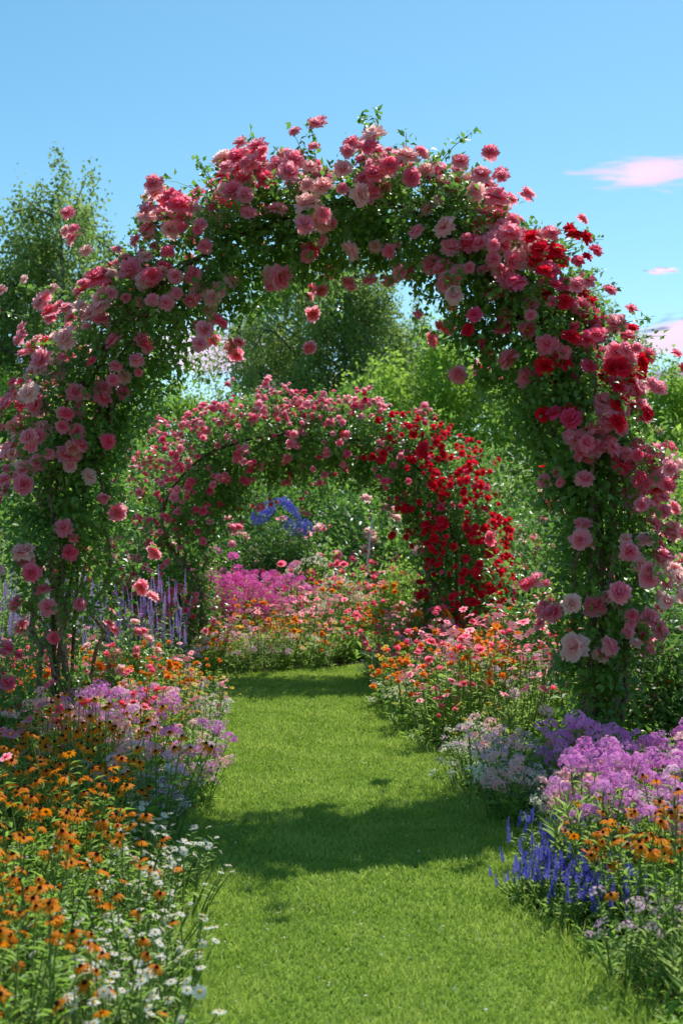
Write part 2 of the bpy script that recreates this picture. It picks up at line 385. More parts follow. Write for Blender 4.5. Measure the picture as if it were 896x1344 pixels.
obj('lawn_grass',g.build('lawn_grass'),None,'short mown green grass blades covering the path','grass',kind='stuff')
n=500;P=sample_lawn(n,[0,.1,1,.8,.5,.2]);P3=np.concatenate([P,U(.02,.035,(n,1))],1)
g=Geo();g.inst(HEAD['wd'][0],basis_z(norm(rng.normal(size=(n,3))*.4+[0,0,1]),U(0,6,n)),P3,U(.003,.007,n),U(0,1,n))
obj('clover_flower',g.build('clover'),None,'tiny white clover flowers scattered in the mown grass','flower',kind='stuff')
def bedpoints(n,y0,y1,pow_=1.):
    y=y0+(y1-y0)*U(0,1,n)**pow_;side=U(0,1,n)<.5
    lim=.30*y+.8
    xl=XL(y)-U(0,1,n)*(lim+XL(y));xr=XR(y)+U(0,1,n)*(lim-XR(y))
    return np.stack([np.where(side,xl,xr),y],-1)
def on_path(x,y,m=.05):
    if y<14.1: return XL(y)-m<x<XR(y)+m
    return x>-.15 and y<np.interp(x,FARX,FARY)+m and y>np.interp(x,NEARX,NEARY)-m
g=Geo();n=60000;P=bedpoints(n,3,14,1.2)
d=np.minimum(np.abs(P[:,0]-XL(P[:,1])),np.abs(P[:,0]-XR(P[:,1])))
z=U(0,1,n)**1.5*np.clip(.05+d*.5,.05,.28)
a=U(0,6.28,n);D=np.stack([np.cos(a),np.sin(a),U(.1,1.2,n)],-1)
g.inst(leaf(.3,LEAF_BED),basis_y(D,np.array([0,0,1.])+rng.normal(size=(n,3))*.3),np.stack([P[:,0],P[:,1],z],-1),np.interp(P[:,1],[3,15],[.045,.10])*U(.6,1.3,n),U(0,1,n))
n=9000;y=3+11*U(0,1,n)**1.5;sd=U(0,1,n)<.5;x=np.where(sd,XL(y)-U(-.08,.12,n),XR(y)+U(-.08,.12,n))
g.inst(blade(),basis_z(norm(np.concatenate([rng.normal(size=(n,2))*.5,np.ones((n,1))],1)),U(0,6.28,n)),np.stack([x,y,np.zeros(n)],-1),np.stack([U(.004,.007,n),U(.03,.06,n),U(.04,.10,n)],-1),U(0,1,n))
n=14000;xy=np.stack([U(-5,5,n),U(14.1,19,n)],-1);keep=np.array([not on_path(a_,b_) for a_,b_ in xy]);xy=xy[keep];n=len(xy)
a=U(0,6.28,n);D=np.stack([np.cos(a),np.sin(a),U(.1,1.2,n)],-1)
g.inst(leaf(.3,LEAF_BED),basis_y(D,np.array([0,0,1.])+rng.normal(size=(n,3))*.3),np.stack([xy[:,0],xy[:,1],U(0,.3,n)],-1),.13*U(.6,1.3,n),U(0,1,n))
obj('ground_cover',g.build('ground_cover'),None,'low green foliage covering the soil between the flowers','plants',kind='stuff')

# ------------------------------------------------------------------ plant zones
def zone(mix, x0, x1, y0, y1, sp, sc=1., prob=1.):
    ks=list(mix);w=np.array([mix[k] for k in ks],float);w/=w.sum()
    for y in np.arange(y0,y1,sp):
        for x in np.arange(-12,12,sp):
            X=x+U(-.45,.45)*sp;Y=y+U(-.45,.45)*sp
            a=x0(Y) if callable(x0) else x0;b=x1(Y) if callable(x1) else x1
            if X<a or X>b or abs(X)>.28*Y+.5 or U()>prob: continue
            if on_path(X,Y,.02): continue
            place(ks[int(rng.choice(len(ks),p=w))],X,Y,sc)
eL=lambda d:(lambda y:XL(y)-d)
eR=lambda d:(lambda y:XR(y)+d)
# one side
zone({'white_daisy':8,'black_eyed_susan':1},eL(.34),eL(.02),3.4,7.2,.18)
zone({'black_eyed_susan':7,'white_daisy':4,'leafy_perennial':.4,'pink_cosmos':.3},-4,eL(.20),3.2,5.4,.22,.88)
zone({'black_eyed_susan':7,'leafy_perennial':.6,'pink_cosmos':.5,'white_daisy':1.6},-4,eL(.40),5.4,7.6,.24,.98)
zone({'lilac_aster':2,'lilac_phlox':2.4,'purple_phlox':1.0,'leafy_perennial':.8,'white_daisy':1.5,'pink_phlox':1.8,'black_eyed_susan':.6},eL(.50),eL(.02),6.3,8.9,.24,.84)
zone({'pink_phlox':4,'lilac_phlox':1.6,'purple_phlox':3,'leafy_perennial':.8,'pink_zinnia':.8,'black_eyed_susan':1.2},eL(1.0),eL(.32),7.4,9.2,.26,.95)
zone({'leafy_perennial':2,'broadleaf_perennial':2,'white_daisy':1,'pink_phlox':.7},-4,eL(1.0),7.7,9.3,.30,.62)
zone({'lilac_aster':1.2,'white_daisy':1.5,'yellow_coreopsis':1.7,'leafy_perennial':.3,'pink_cosmos':1,'cream_alyssum':1.2,'orange_zinnia':1},eL(.4),eL(.02),8.9,11.8,.24,.8)
zone({'orange_zinnia':4.5,'pink_zinnia':1,'pink_cosmos':1.7,'yellow_coreopsis':1.2,'leafy_perennial':.5},-4.5,eL(.4),9.4,11.2,.27,.95)
zone({'purple_salvia':6,'leafy_perennial':.6,'pink_cosmos':.5},-3.9,-1.5,11.2,12.4,.29,1.12)
zone({'lilac_aster':2,'pink_cosmos':1.7,'yellow_coreopsis':2.2,'orange_zinnia':1.6,'white_daisy':1,'pink_zinnia':1.1,'lilac_phlox':1,'leafy_perennial':.3},-1.5,eL(.02),11.2,14.2,.26,.85)
zone({'lilac_aster':2.4,'pink_cosmos':2.4,'yellow_coreopsis':2.6,'orange_zinnia':1.5,'pink_zinnia':1.3,'red_zinnia':.6,'cream_alyssum':1.4,'leafy_perennial':.3,'lilac_phlox':1.4},-5,3.5,13.2,15.9,.27,1.05)
zone({'magenta_phlox':8,'broadleaf_perennial':.5},-2.10,-.72,15.9,17.2,.32,1.05)
zone({'pink_cosmos':1.8,'pink_zinnia':1.6,'cream_alyssum':1.8,'yellow_coreopsis':1.3,'leafy_perennial':.4,'red_zinnia':.9,'pink_phlox':1.5,'orange_zinnia':.7},-.72,3.5,15.9,17.4,.36,1.3)
zone({'pink_cosmos':1,'orange_zinnia':1,'lilac_phlox':1,'broadleaf_perennial':1.5},-6,-2.10,15.9,18,.5,1.5)
# other side
zone({'blue_salvia':8,'leafy_perennial':.2},eR(.0),eR(.36),4.8,5.8,.13)
zone({'leafy_perennial':4,'blue_salvia':1,'lilac_aster':1,'white_daisy':.8},eR(.05),3,3.2,4.4,.22,.85)
zone({'black_eyed_susan':8,'leafy_perennial':.5},eR(.22),3,4.3,5.3,.20,.90)
zone({'pink_phlox':2.6,'lilac_phlox':3,'purple_phlox':3,'leafy_perennial':.5,'lilac_aster':.6},eR(.18),3,5.4,6.5,.23,.90)
zone({'purple_phlox':8,'lilac_phlox':1,'pink_phlox':1,'leafy_perennial':.5},eR(.42),4,6.4,7.3,.22,.90)
zone({'cream_alyssum':4,'white_daisy':1.2,'lilac_aster':1.2,'leafy_perennial':.7,'pink_phlox':1.2},eR(.0),eR(.40),6.1,8.4,.22,.88)
zone({'leafy_perennial':3,'broadleaf_perennial':3,'lilac_aster':1},eR(.42),4,7.3,8.5,.28,.58)
zone({'cream_alyssum':2.4,'yellow_coreopsis':2,'white_daisy':1.0,'orange_zinnia':2,'leafy_perennial':.5,'pink_cosmos':1.4,'pink_phlox':.6,'pink_zinnia':.7},eR(.0),eR(.3),8.4,13.4,.24,.90)
zone({'orange_zinnia':3.6,'red_zinnia':.8,'pink_zinnia':1.8,'pink_cosmos':2.6,'yellow_coreopsis':1.6,'lilac_phlox':1.2,'pink_phlox':1.3,'leafy_perennial':.7,'broadleaf_perennial':.5},eR(.3),4.8,8.8,13.8,.29,1.16)
# far beds
zone({'pink_cosmos':2.2,'pink_zinnia':1.5,'cream_alyssum':1.5,'red_zinnia':.8,'lilac_phlox':.9,'leafy_perennial':.7,'broadleaf_perennial':.5,'pink_phlox':1.6},-7,7,17.4,19.4,.44,1.7)
zone({'pink_phlox':1.5,'lilac_phlox':1,'leafy_perennial':1.2,'broadleaf_perennial':1.2,'pink_cosmos':2.2,'pink_zinnia':1.3,'cream_alyssum':.8},-8,8,19.4,24.5,.60,2.1)

# ------------------------------------------------------------------ roses and arches
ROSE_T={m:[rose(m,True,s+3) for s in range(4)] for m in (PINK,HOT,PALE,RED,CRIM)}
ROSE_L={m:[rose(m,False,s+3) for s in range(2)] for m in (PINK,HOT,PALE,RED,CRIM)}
def tmesh(t,r=0.):
    g=Geo();g.inst(t,np.eye(3)[None],np.zeros((1,3)),1.,np.array([r]));return g.build('rose_blossom')
ROSE_M={m:[tmesh(t,.31*i) for i,t in enumerate(v)] for m,v in ROSE_T.items()}
ROSE_ML={m:[tmesh(t,.31*i) for i,t in enumerate(v)] for m,v in ROSE_L.items()}
def build_arch(name,label,C,Rn,Rb,nclump,nleaf,lsize,sprigs,clusters,colfn,rsize,hires,csig,hang,dens=None,ncane=6,lmax=.5,seedw=0.,coh=.8):
    C=np.array(C,float);seg=np.linalg.norm(np.diff(C,axis=0),axis=1);cs=np.concatenate([[0],np.cumsum(seg)]);cs/=cs[-1]
    ss=np.linspace(0,1,200);D=np.stack([np.interp(ss,cs,C[:,k]) for k in range(3)],-1)
    for _ in range(40):
        D[1:-1]=(D[:-2]+D[1:-1]*2+D[2:])/4
    def at(s): return np.stack([np.interp(s,ss,D[:,k]) for k in range(3)],-1)
    Tn=norm(np.gradient(D,axis=0));b=norm(np.array([[D[-1,0]-D[0,0],D[-1,1]-D[0,1],0]]))[0];bd=np.array([-b[1],b[0],0.])
    Nn=norm(np.cross(np.broadcast_to(bd,Tn.shape),Tn))
    sg=np.sign(np.sum(Nn*(D-np.array([(D[0,0]+D[-1,0])/2,D[:,1].mean(),1.2])),1));sg[sg==0]=1;Nn=Nn*np.median(sg)
    def nat(s): return norm(np.stack([np.interp(s,ss,Nn[:,k]) for k in range(3)],-1))
    rn=lambda s:np.interp(s,Rn[0],Rn[1]);rb=lambda s:np.interp(s,Rb[0],Rb[1])
    def surf(s,phi,rho):
        w=1+.12*np.sin(s*47+2*np.sin(phi*2)+seedw)+.16*np.sin(s*90+phi*3)+.12*np.sin(s*170+phi*5)
        nn=nat(s);dirv=nn*np.cos(phi)[:,None]+bd*np.sin(phi)[:,None]
        off=nn*(rn(s)*np.cos(phi)*rho*w)[:,None]+bd*(rb(s)*np.sin(phi)*rho*w)[:,None]
        return at(s)+off,norm(dirv)
    root=obj(name,None,None,label,'rose arch',group='rose arches over the lawn path');root.empty_display_size=.3
    root.location=((D[0,0]+D[-1,0])/2,D[:,1].mean(),0)
    loc0=np.array(root.location)
    g=Geo();lf=leaf(.62,LEAF_ROSE,.10,-.15)
    s=U(0.01,.99,nclump*2);keep=U(0,1,nclump*2)<(np.interp(s,dens[0],dens[1]) if dens else 1.);s=s[keep][:nclump];nclump=len(s)
    phi=U(0,6.28,nclump);rho=U(0,1,nclump)**.45
    cp,cd=surf(s,phi,rho)
    k=rng.poisson(nleaf,nclump);idx=np.repeat(np.arange(nclump),k);n=len(idx)
    P=cp[idx]+rng.normal(size=(n,3))*csig*U(.6,1.3,nclump)[idx][:,None]
    P[:,2]=np.abs(P[:,2])
    dirs=norm(cd[idx]*.6+rng.normal(size=(n,3))*.7+[0,0,-.15]);up=norm(cd[idx]*.7+[0,0,.8]+rng.normal(size=(n,3))*.4)
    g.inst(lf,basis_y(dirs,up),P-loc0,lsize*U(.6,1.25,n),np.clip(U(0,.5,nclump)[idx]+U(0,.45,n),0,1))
    tips=[]
    for i in range(sprigs):
        si=U(.10,.92);ph=rng.normal()*1.2;q,dv=surf(np.array([si]),np.array([ph]),np.array([.9]));q=q[0];dv=dv[0]
        Lg=(.15+(lmax-.15)*U()**1.5)*lsize/.055
        if i<hang:
            si=U(.25,.75);q,dv=surf(np.array([si]),np.array([math.pi+U(-1.2,1.2)]),np.array([.85]));q=q[0];dv=np.array([rng.normal()*.2,rng.normal()*.2,-1.]);Lg*=1.0
        t=np.linspace(0,1,5)[:,None];grav=-.35 if i>=hang else -.1
        pts=q+dv*t*Lg+np.array([0,0,grav])*t**2*Lg+norm(rng.normal(size=3))*.2*t*Lg
        g.tube(pts-loc0,[.004,.0035,.003,.0025,.0015],STEM,3,.3)
        m=int(14+Lg*28);tt=U(.1,1,m);PP=np.stack([np.interp(tt,t[:,0],pts[:,c]) for c in range(3)],-1)+rng.normal(size=(m,3))*.018
        dd=norm(rng.normal(size=(m,3))+dv*.5);g.inst(lf,basis_y(dd,norm(rng.normal(size=(m,3))*.4+[0,0,1])),PP-loc0,lsize*U(.6,1.1,m),U(.2,1,m))
        tips.append((pts[-1],dv,si))
    obj('foliage',g.build(name+'_foliage'),root,kind='stuff')
    for leg in (0,1):
        for i in range(ncane):
            send=U(.2,.5);m=30;s_=np.linspace(0,send,m)
            if leg: s_=1-s_
            ph=U(0,6.28)+np.linspace(0,U(2,5),m);rr=U(.3,1.0)*np.interp(np.linspace(0,send,m),[0,.12,.3],[1.1,.95,.6])
            q,_=surf(s_,ph,rr);q+=np.cumsum(rng.normal(size=(m,3))*.007,0);q[0,2]=0.0
            gg=Geo();r0=U(.012,.030);gg.tube(q-loc0,np.linspace(r0,r0*.35,m),CANE,6);obj('cane',gg.build('cane'),root)
    for dz in (-.6,.6):
        m=90;s_=np.linspace(0,1,m);q=at(s_)+bd*(dz*rb(s_))[:,None];q[0,2]=q[-1,2]=0
        gg=Geo();gg.tube(q-loc0,np.full(m,.014),IRON,6);obj('arch_hoop',gg.build('arch_hoop'),root)
    B=[]
    for (s0,s1,nc,kmin,kmax,phm,phs) in clusters:
        for i in range(nc):
            si=s0+(s1-s0)*(i+U())/nc;ph=rng.normal()*phs+phm;kk=int(rng.integers(kmin,kmax+1))
            q,dv=surf(np.array([si]),np.array([ph]),np.array([1.0+U(.0,.34)]));q=q[0];dv=dv[0]
            base=colfn(si,ph);spread=rsize*1.0*math.sqrt(kk);csz=U(.8,1.15)
            pts=[]
            for j in range(kk):
                for tr in range(12):
                    e=rng.normal(size=3)*spread*.62*(1+.08*tr);e=e-dv*np.dot(e,dv)*.45;p=q+e
                    if all(np.linalg.norm(p-o_)>rsize*1.3 for o_ in pts): break
                pts.append(p);cc=base if U()<coh else colfn(si,ph)
                fd=norm(dv*.7+e*2.5/(spread+.01)*.3+rng.normal(size=3)*.35+np.array([0,-.25,.8]))
                B.append((p,fd,rsize*csz*U(.5,1.2),cc))
    for (p,dv,si) in tips:
        if U()<.55:
            cc=colfn(si,0)
            for j in range(int(rng.integers(1,4))):
                B.append((p+rng.normal(size=3)*rsize*.8,norm(dv+np.array([0,-.4,.4])+rng.normal(size=3)*.3),rsize*U(.5,.95),cc))
    vis=[bb[2]*(1.3 if bb[1][1]<0 else .6)*(1+.05*rng.normal()) for bb in B]
    order=np.argsort(vis)[::-1]
    RM=ROSE_M if hires else ROSE_ML;RT=ROSE_T if hires else ROSE_L
    NM={PINK:'pink_rose',HOT:'hot_pink_rose',PALE:'pale_pink_rose',RED:'red_rose',CRIM:'crimson_rose'}
    g=Geo()
    for kq,ix in enumerate(order):
        p,fd,sz,cc=B[ix];v=int(rng.integers(len(RT[cc])))
        if kq<100:
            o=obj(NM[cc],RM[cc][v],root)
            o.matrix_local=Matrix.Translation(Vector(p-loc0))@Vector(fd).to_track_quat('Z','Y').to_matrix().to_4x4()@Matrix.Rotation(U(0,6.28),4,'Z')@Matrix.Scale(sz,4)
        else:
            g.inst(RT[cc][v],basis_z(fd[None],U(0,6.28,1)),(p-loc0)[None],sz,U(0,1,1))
    if g.n: obj('rose_blossoms',g.build(name+'_blossoms'),root,kind='stuff')
    return root,len(B)
def pick(opts):
    ks=[a for a,_ in opts];w=np.array([b for _,b in opts],float);return ks[int(rng.choice(len(ks),p=w/w.sum()))]
def col1(s,ph):
    if s<.12: return pick([(HOT,1.8),(PINK,3)])
    if s<.65: return pick([(PINK,6),(PALE,2.2),(HOT,1.0)])
    if s<.765: return pick([(RED,3.0),(CRIM,.9),(HOT,.6),(PINK,2.8)])
    if s<.80: return pick([(RED,.7),(HOT,.8),(PINK,3)])
    return pick([(PALE,3.2),(PINK,4.4),(HOT,.6)])
A1=[(-1.97,9.1,0),(-1.97,9.1,.96),(-1.95,9.1,1.61),(-1.88,9.07,2.13),(-1.66,9.0,2.68),(-1.24,8.9,3.16),(-.66,8.8,3.50),(.0,8.7,3.70),(.42,8.62,3.70),(.72,8.55,3.50),(1.06,8.45,3.10),(1.36,8.35,2.62),(1.57,8.3,2.14),(1.68,8.3,1.66),(1.70,8.3,1.10),(1.66,8.3,.51),(1.60,8.25,0)]
rA=([0,.06,.14,.25,.4,.5,.6,.75,.86,.94,1],[.18,.22,.33,.37,.33,.29,.31,.36,.29,.19,.14])
bA=([0,.06,.14,.3,.5,.7,.86,.94,1],[.18,.24,.36,.42,.42,.42,.34,.22,.16])
r1=build_arch('rose_arch','tall arch smothered in pink and red climbing roses over the path',A1,rA,bA,860,56,.055,300,
  [(.08,.22,16,1,2,-1.0,.8),(.18,.42,22,1,3,-1.3,.6),(.2,.42,30,1,6,-.4,.8),(.40,.62,38,1,8,-.5,.8),(.60,.82,46,2,6,-.5,.8),(.78,.93,24,1,4,-.9,.8),(.2,.8,18,1,2,-2.2,.6)],col1,.073,True,.08,28,
  dens=([0,.04,.11,.16,.86,.92,.96,1],[.13,.12,.30,1,1,.7,.25,.2]),ncane=11,lmax=.66,seedw=1.2,coh=.62)
def col2(s,ph):
    if s<.58: return pick([(CRIM,1.2),(PINK,6),(HOT,2)])
    if s<.66: return pick([(RED,2.6),(CRIM,2),(PINK,2.8)])
    return pick([(RED,8),(CRIM,1)])
A2=[(-1.84,14.2,0),(-1.90,14.2,.83),(-1.92,14.2,1.48),(-1.82,14.2,1.96),(-1.42,14.15,2.36),(-.82,14.1,2.55),(-.20,14.05,2.57),(.38,14,2.48),(.86,13.9,2.24),(1.14,13.8,1.86),(1.26,13.7,1.33),(1.25,13.6,.67),(1.22,13.6,0)]
rB=([0,.08,.2,.35,.5,.8,.92,1],[.45,.55,.56,.44,.38,.42,.42,.32]);bB=([0,.1,.5,.9,1],[.4,.55,.6,.5,.35])
r2=build_arch('rose_arch','rose arch with crimson and red climbing roses further along path',A2,rB,bB,620,58,.062,140,
  [(.05,.30,95,1,4,-.9,1.0),(.28,.60,150,1,5,-.6,1.0),(.62,.97,135,2,6,-.8,1.0),(.3,.6,16,1,2,-2.4,.5)],col2,.046,False,.085,34)
print('blossoms',r1[1],r2[1])

# ------------------------------------------------------------------ shrubs
def make_shrub(name,rad,h,lm,nclump,lsize,heads,nh,hs,seed,leafw=.55,top=.1,dome=None):
    g=Geo()
    rg=np.random.default_rng(seed)
    for i in range(7):
        a=rg.uniform(0,6.28);e=np.array([math.cos(a)*rad*.5,math.sin(a)*rad*.5,h*.7]);t=np.linspace(0,1,5)[:,None]
        g.tube(e*t+np.array([0,0,h*.1])*np.sin(t*3.14),np.linspace(.02,.006,5)*max(h,.5),CANE,4)
    d=norm(rg.normal(size=(nclump,3)));d[:,2]=np.abs(d[:,2]);rho=rg.uniform(0,1,nclump)**.4
    w=1+.22*np.sin(d[:,0]*5+seed)+.18*np.sin(d[:,1]*7)
    if dome: w=w*0+1
    cp=d*(rho*w)[:,None]*np.array([rad,rad,h*.9])+np.array([0,0,.08])
    k=rg.poisson(46,nclump);idx=np.repeat(np.arange(nclump),k);n=len(idx)
    P=cp[idx]+rg.normal(size=(n,3))*lsize*1.7;P[:,2]=np.abs(P[:,2])
    g.inst(leaf(leafw,lm),basis_y(norm(d[idx]*.6+rg.normal(size=(n,3))*.7),norm(d[idx]*.5+[0,0,1]+rg.normal(size=(n,3))*.4)),P,lsize*rg.uniform(.6,1.25,n),np.clip(rg.uniform(0,.5,nclump)[idx]+rg.uniform(0,.5,n),0,1))
    fol=g.build(name+'_foliage');bl=None
    if heads:
        g=Geo();dd=norm(rg.normal(size=(nh,3)));dd[:,2]=np.abs(dd[:,2])+top;dd=norm(dd);w=1+.22*np.sin(dd[:,0]*5+seed)+.18*np.sin(dd[:,1]*7)
        if dome: PP=dd*np.array([dome[1],dome[1],dome[2]])*rg.uniform(.85,1.08,(nh,1))+np.array([0,0,dome[0]])
        else: PP=dd*w[:,None]*np.array([rad,rad,h*.93])*1.06+np.array([0,0,.1])
        for i in range(nh):
            g.inst(heads[i%len(heads)],basis_z(norm(dd[i:i+1]+[0,-.3,.3]),rg.uniform(0,6,1)),PP[i:i+1],hs*rg.uniform(.75,1.2),rg.uniform(0,1,1))
        bl=g.build(name+'_blossoms')
    return fol,bl
SH={}
def shrub(key,name,label,x,y,sc=1.,cat='shrub',group=None,zs=1.):
    fol,bl=SH[key];e=obj(name,None,None,label,cat,group);e.location=(x,y,0);e.scale=(sc,sc,sc*zs);e.rotation_euler=(0,0,U(-.8,.8))
    obj('foliage',fol,e,kind='stuff')
    if bl: obj('blossoms',bl,e,kind='stuff')
SH['g1']=make_shrub('shrub',.7,1.2,LEAF_TREE,170,.07,None,0,0,1)
SH['g2']=make_shrub('shrub',.7,1.0,LEAF_HEDGE,190,.07,None,0,0,2)
SH['g3']=make_shrub('shrub',.8,1.3,LEAF_PALE,170,.075,None,0,0,3,.3)
SH['g4']=make_shrub('shrub',.8,1.3,LEAF_HEDGE,210,.075,None,0,0,13,.45)
SH['pr']=make_shrub('rose_bush',.5,.8,LEAF_ROSE,110,.055,[ROSE_T[PINK][0],ROSE_T[HOT][1]],26,.055,4)
SH['pp']=make_shrub('rose_bush',.5,.8,LEAF_ROSE,110,.055,[ROSE_T[PALE][0],ROSE_T[PINK][1]],30,.055,6)
SH['rr']=make_shrub('rose_bush',.55,.8,LEAF_ROSE,110,.055,[ROSE_L[RED][0],ROSE_L[CRIM][1]],34,.05,5)
SH['bh']=make_shrub('hydrangea',.75,1.75,LEAF_HEDGE,300,.07,HEAD['hb'],22,.10,7,top=.0,dome=(1.52,.40,.42))
SH['wh']=make_shrub('white_shrub',.6,.8,LEAF_BED,120,.06,HEAD['aw'],40,.10,8)
GR='green shrubs standing behind the flower beds'
shrub('pr','rose_bush','bush of large pink roses beside the arch foot',-2.35,8.2,.85,'rose bush')
shrub('pp','rose_bush','pale pink rose bush growing among orange zinnias',-1.75,9.9,.75,'rose bush')
shrub('pp','rose_bush','pale pink rose bush behind the arch foot',2.35,9.8,1.15,'rose bush')
shrub('pr','rose_bush','pink rose bush beside the leafy shrubs',3.1,10.8,1.5,'rose bush')
shrub('pr','rose_bush','tall pink rose bush behind the arch leg',2.0,11.6,1.3,'rose bush')
shrub('g2','green_shrub','dark green leafy shrub at the arch foot',2.35,8.6,.75,'shrub',GR)
shrub('g2','green_shrub','dark green leafy shrub at the arch foot',2.55,9.2,.9,'shrub',GR)
shrub('rr','red_rose_bush','low bush of red roses at the second arch foot',1.05,13.2,.72,'rose bush')
shrub('wh','white_flowering_shrub','shrub covered in small white blossoms',.15,16.1,.95)
shrub('g1','green_shrub','rounded bright green shrub beyond the lawn',.75,16.4,.80,'shrub',GR)
shrub('bh','blue_hydrangea','leafy hydrangea shrub with deep blue flower heads',-.93,18.7,1.0,'hydrangea')
for (x,y,k,s) in [(-3.4,12.9,'g3',1.0),(-3.3,14.5,'g1',1.2),(-2.9,16.5,'g4',1.4),(2.9,13.4,'g1',1.25),(2.3,16.0,'g4',1.1),(3.6,16.0,'g2',1.6),(-4.4,17,'g2',1.7),(4.5,17.5,'g1',1.9),(2.2,17.6,'pr',1.6),(.3,19.2,'pp',1.9),(.95,18.4,'rr',1.35),(1.3,20.0,'pr',2.2),(-.2,22.5,'g4',1.8),(.7,23.0,'g1',1.9),(2.8,20.5,'pp',2.0),(-2.0,18.9,'pp',1.6),(-.25,18.3,'wh',1.2),(.4,21.2,'g2',2.0),(-1.6,22.0,'g4',1.8)]:
    nm={'g':'green_shrub','p':'rose_bush','r':'red_rose_bush','w':'white_flowering_shrub'}[k[0]]
    lb={'g':'leafy green garden shrub among the beds','p':'large bush dotted with pink roses beyond the beds','r':'bush of red roses among the far flowers','w':'white flowering shrub among the far flowers'}[k[0]]
    shrub(k,nm,lb,x,y,s,'shrub' if k[0] in 'gw' else 'rose bush',GR if k[0]=='g' else None)
for i,x in enumerate(np.arange(-9.5,10,1.45)):
    shrub(['g4','g2','g1','g4','g3'][i%5],'green_shrub','tall leafy green shrub in the hedge row',x+U(-.4,.4),26.5+U(-1,1.5),U(1.8,2.4),'shrub',GR)

# ------------------------------------------------------------------ trees
def make_tree(name,H,cr,cb,style,ncl,nl,ls,lm,seed):
    rg=np.random.default_rng(seed);g=Geo()
    t=np.linspace(0,1,12);tr=np.stack([np.sin(t*3+seed)*.02*H*t,np.cos(t*2.3+seed)*.02*H*t,t*H*.94],-1)
    g.tube(tr,H*.014*(1-t*.94)+.008,BARK,8)
    C=[];nb=26
    for i in range(nb):
        f=cb+(0.93-cb)*(i+.5)/nb;p0=np.array([np.interp(f*.99,t,tr[:,k]) for k in range(3)]);u=(f-cb)/(1-cb)
        prof=math.sin(math.pi*min(1,(u*.80+.16)))**.8 if style!='birch' else (math.sin(math.pi*(u*.74+.18)))**.8
        L=cr*prof*rg.uniform(.6,1.25);a=i*2.4+rg.uniform(-.4,.4);el=.85 if style=='birch' else .45
        q=np.linspace(0,1,7)[:,None];dv=np.array([math.cos(a),math.sin(a),el]);pts=p0+dv*q*L+np.array([0,0,-.6*L if style=='birch' else -.1*L])*q**2.2+np.cumsum(rg.normal(size=(7,3))*.03*L,0)*q
        g.tube(pts,np.linspace(H*.005,H*.001,7),BARK,4)
        for j in range(3):
            st=pts[2+j];d2=norm(dv+rg.normal(size=3)*.8)*L*.45;pp=st+d2*q;g.tube(pp,np.linspace(H*.0025,H*.0006,7),BARK,3);C+= [pp[3],pp[6]]
        C+=[pts[3],pts[4],pts[5],pts[6]]
    for q_ in range(6): C.append(tr[-1]+[0,0,.02*H*(q_-3)])
    trunk=g.build(name+'_trunk');C=np.array(C)
    idx0=np.concatenate([np.arange(len(C)),rg.integers(0,len(C),max(0,ncl-len(C)))]);ncl=len(idx0);cc=C[idx0]+rg.normal(size=(ncl,3))*H*.024
    k=rg.poisson(nl,ncl);idx=np.repeat(np.arange(ncl),k);n=len(idx)
    if style=='birch':
        sg=np.array([.11,.11,.15])*H*.09;P=cc[idx]+rg.normal(size=(n,3))*sg;drop=rg.uniform(0,1,ncl)[idx]*rg.uniform(0,1,n)*H*.17;P[:,2]-=drop
        P[:,0]+=drop*.12
    else: P=cc[idx]+rg.normal(size=(n,3))*H*.032
    g=Geo();g.inst(leaf(.7,lm,.1),basis_y(norm(rg.normal(size=(n,3))+[0,0,-.4]),norm(rg.normal(size=(n,3))*.8+[0,0,.7])),P,ls*rg.uniform(.6,1.3,n),np.clip(rg.uniform(0,.5,ncl)[idx]+rg.uniform(0,.5,n),0,1))
    return trunk,g.build(name+'_crown'),H
TR={'b1':make_tree('birch',11,2.5,.12,'birch',580,44,.12,LEAF_BIRCH,1),'b2':make_tree('birch',11,2.3,.15,'birch',540,44,.12,LEAF_BIRCH,2),
    't1':make_tree('tree',7,2.6,.10,'b',480,42,.13,LEAF_TREE,3),'t2':make_tree('tree',7,2.3,.12,'b',440,42,.13,LEAF_TREE,4)}
def tree(k,x,y,H):
    tr,cr,h0=TR[k];b=k[0]=='b';e=obj('birch_tree' if b else 'broadleaf_tree',None,None,'tall airy birch with drooping grey-green foliage' if b else 'bright green leafy tree behind the garden','tree','trees standing behind the garden')
    e.location=(x,y,0);s=H/h0;e.scale=(s*U(.9,1.05),)*2+(s,);e.rotation_euler=(0,0,U(0,6.28))
    obj('trunk',tr,e);obj('crown',cr,e,kind='stuff')
for a in [('b1',-8.2,38,12.6),('b2',-9.6,39,11.2),('b2',-11.0,38,10.8),('b1',-1.5,42,11.6),('b2',1.3,43,10.6),('b2',-.1,42,11.4),('b1',-2.6,44,9.8),('b2',2.9,46,9.8),('b1',7.3,42,10.2),
          ('t1',2.6,34,6.9),('t2',4.6,33,6.2),('t1',.2,35,5.4),('t2',-2.2,33,5.0),('t1',-4.4,34,5.4),('t2',-6.6,33,5.4),('t1',-9,34,5.6),('t2',6.8,34,6.2),('t1',9,35,6.0),('t2',11.2,38,6.7),('t1',-11.5,37,6.3)]:
    tree(*a)

g=Geo();g.tube(np.array([[0,0,0],[.01,0,.9],[.05,0,1.75]]),[.014,.013,.010],WOODP,6)
obj('garden_stake',g.build('garden_stake'),None,'thin white wooden garden stake among the flowers','garden stake',loc=(.28,18.0,0)).rotation_euler=(0,.06,0)

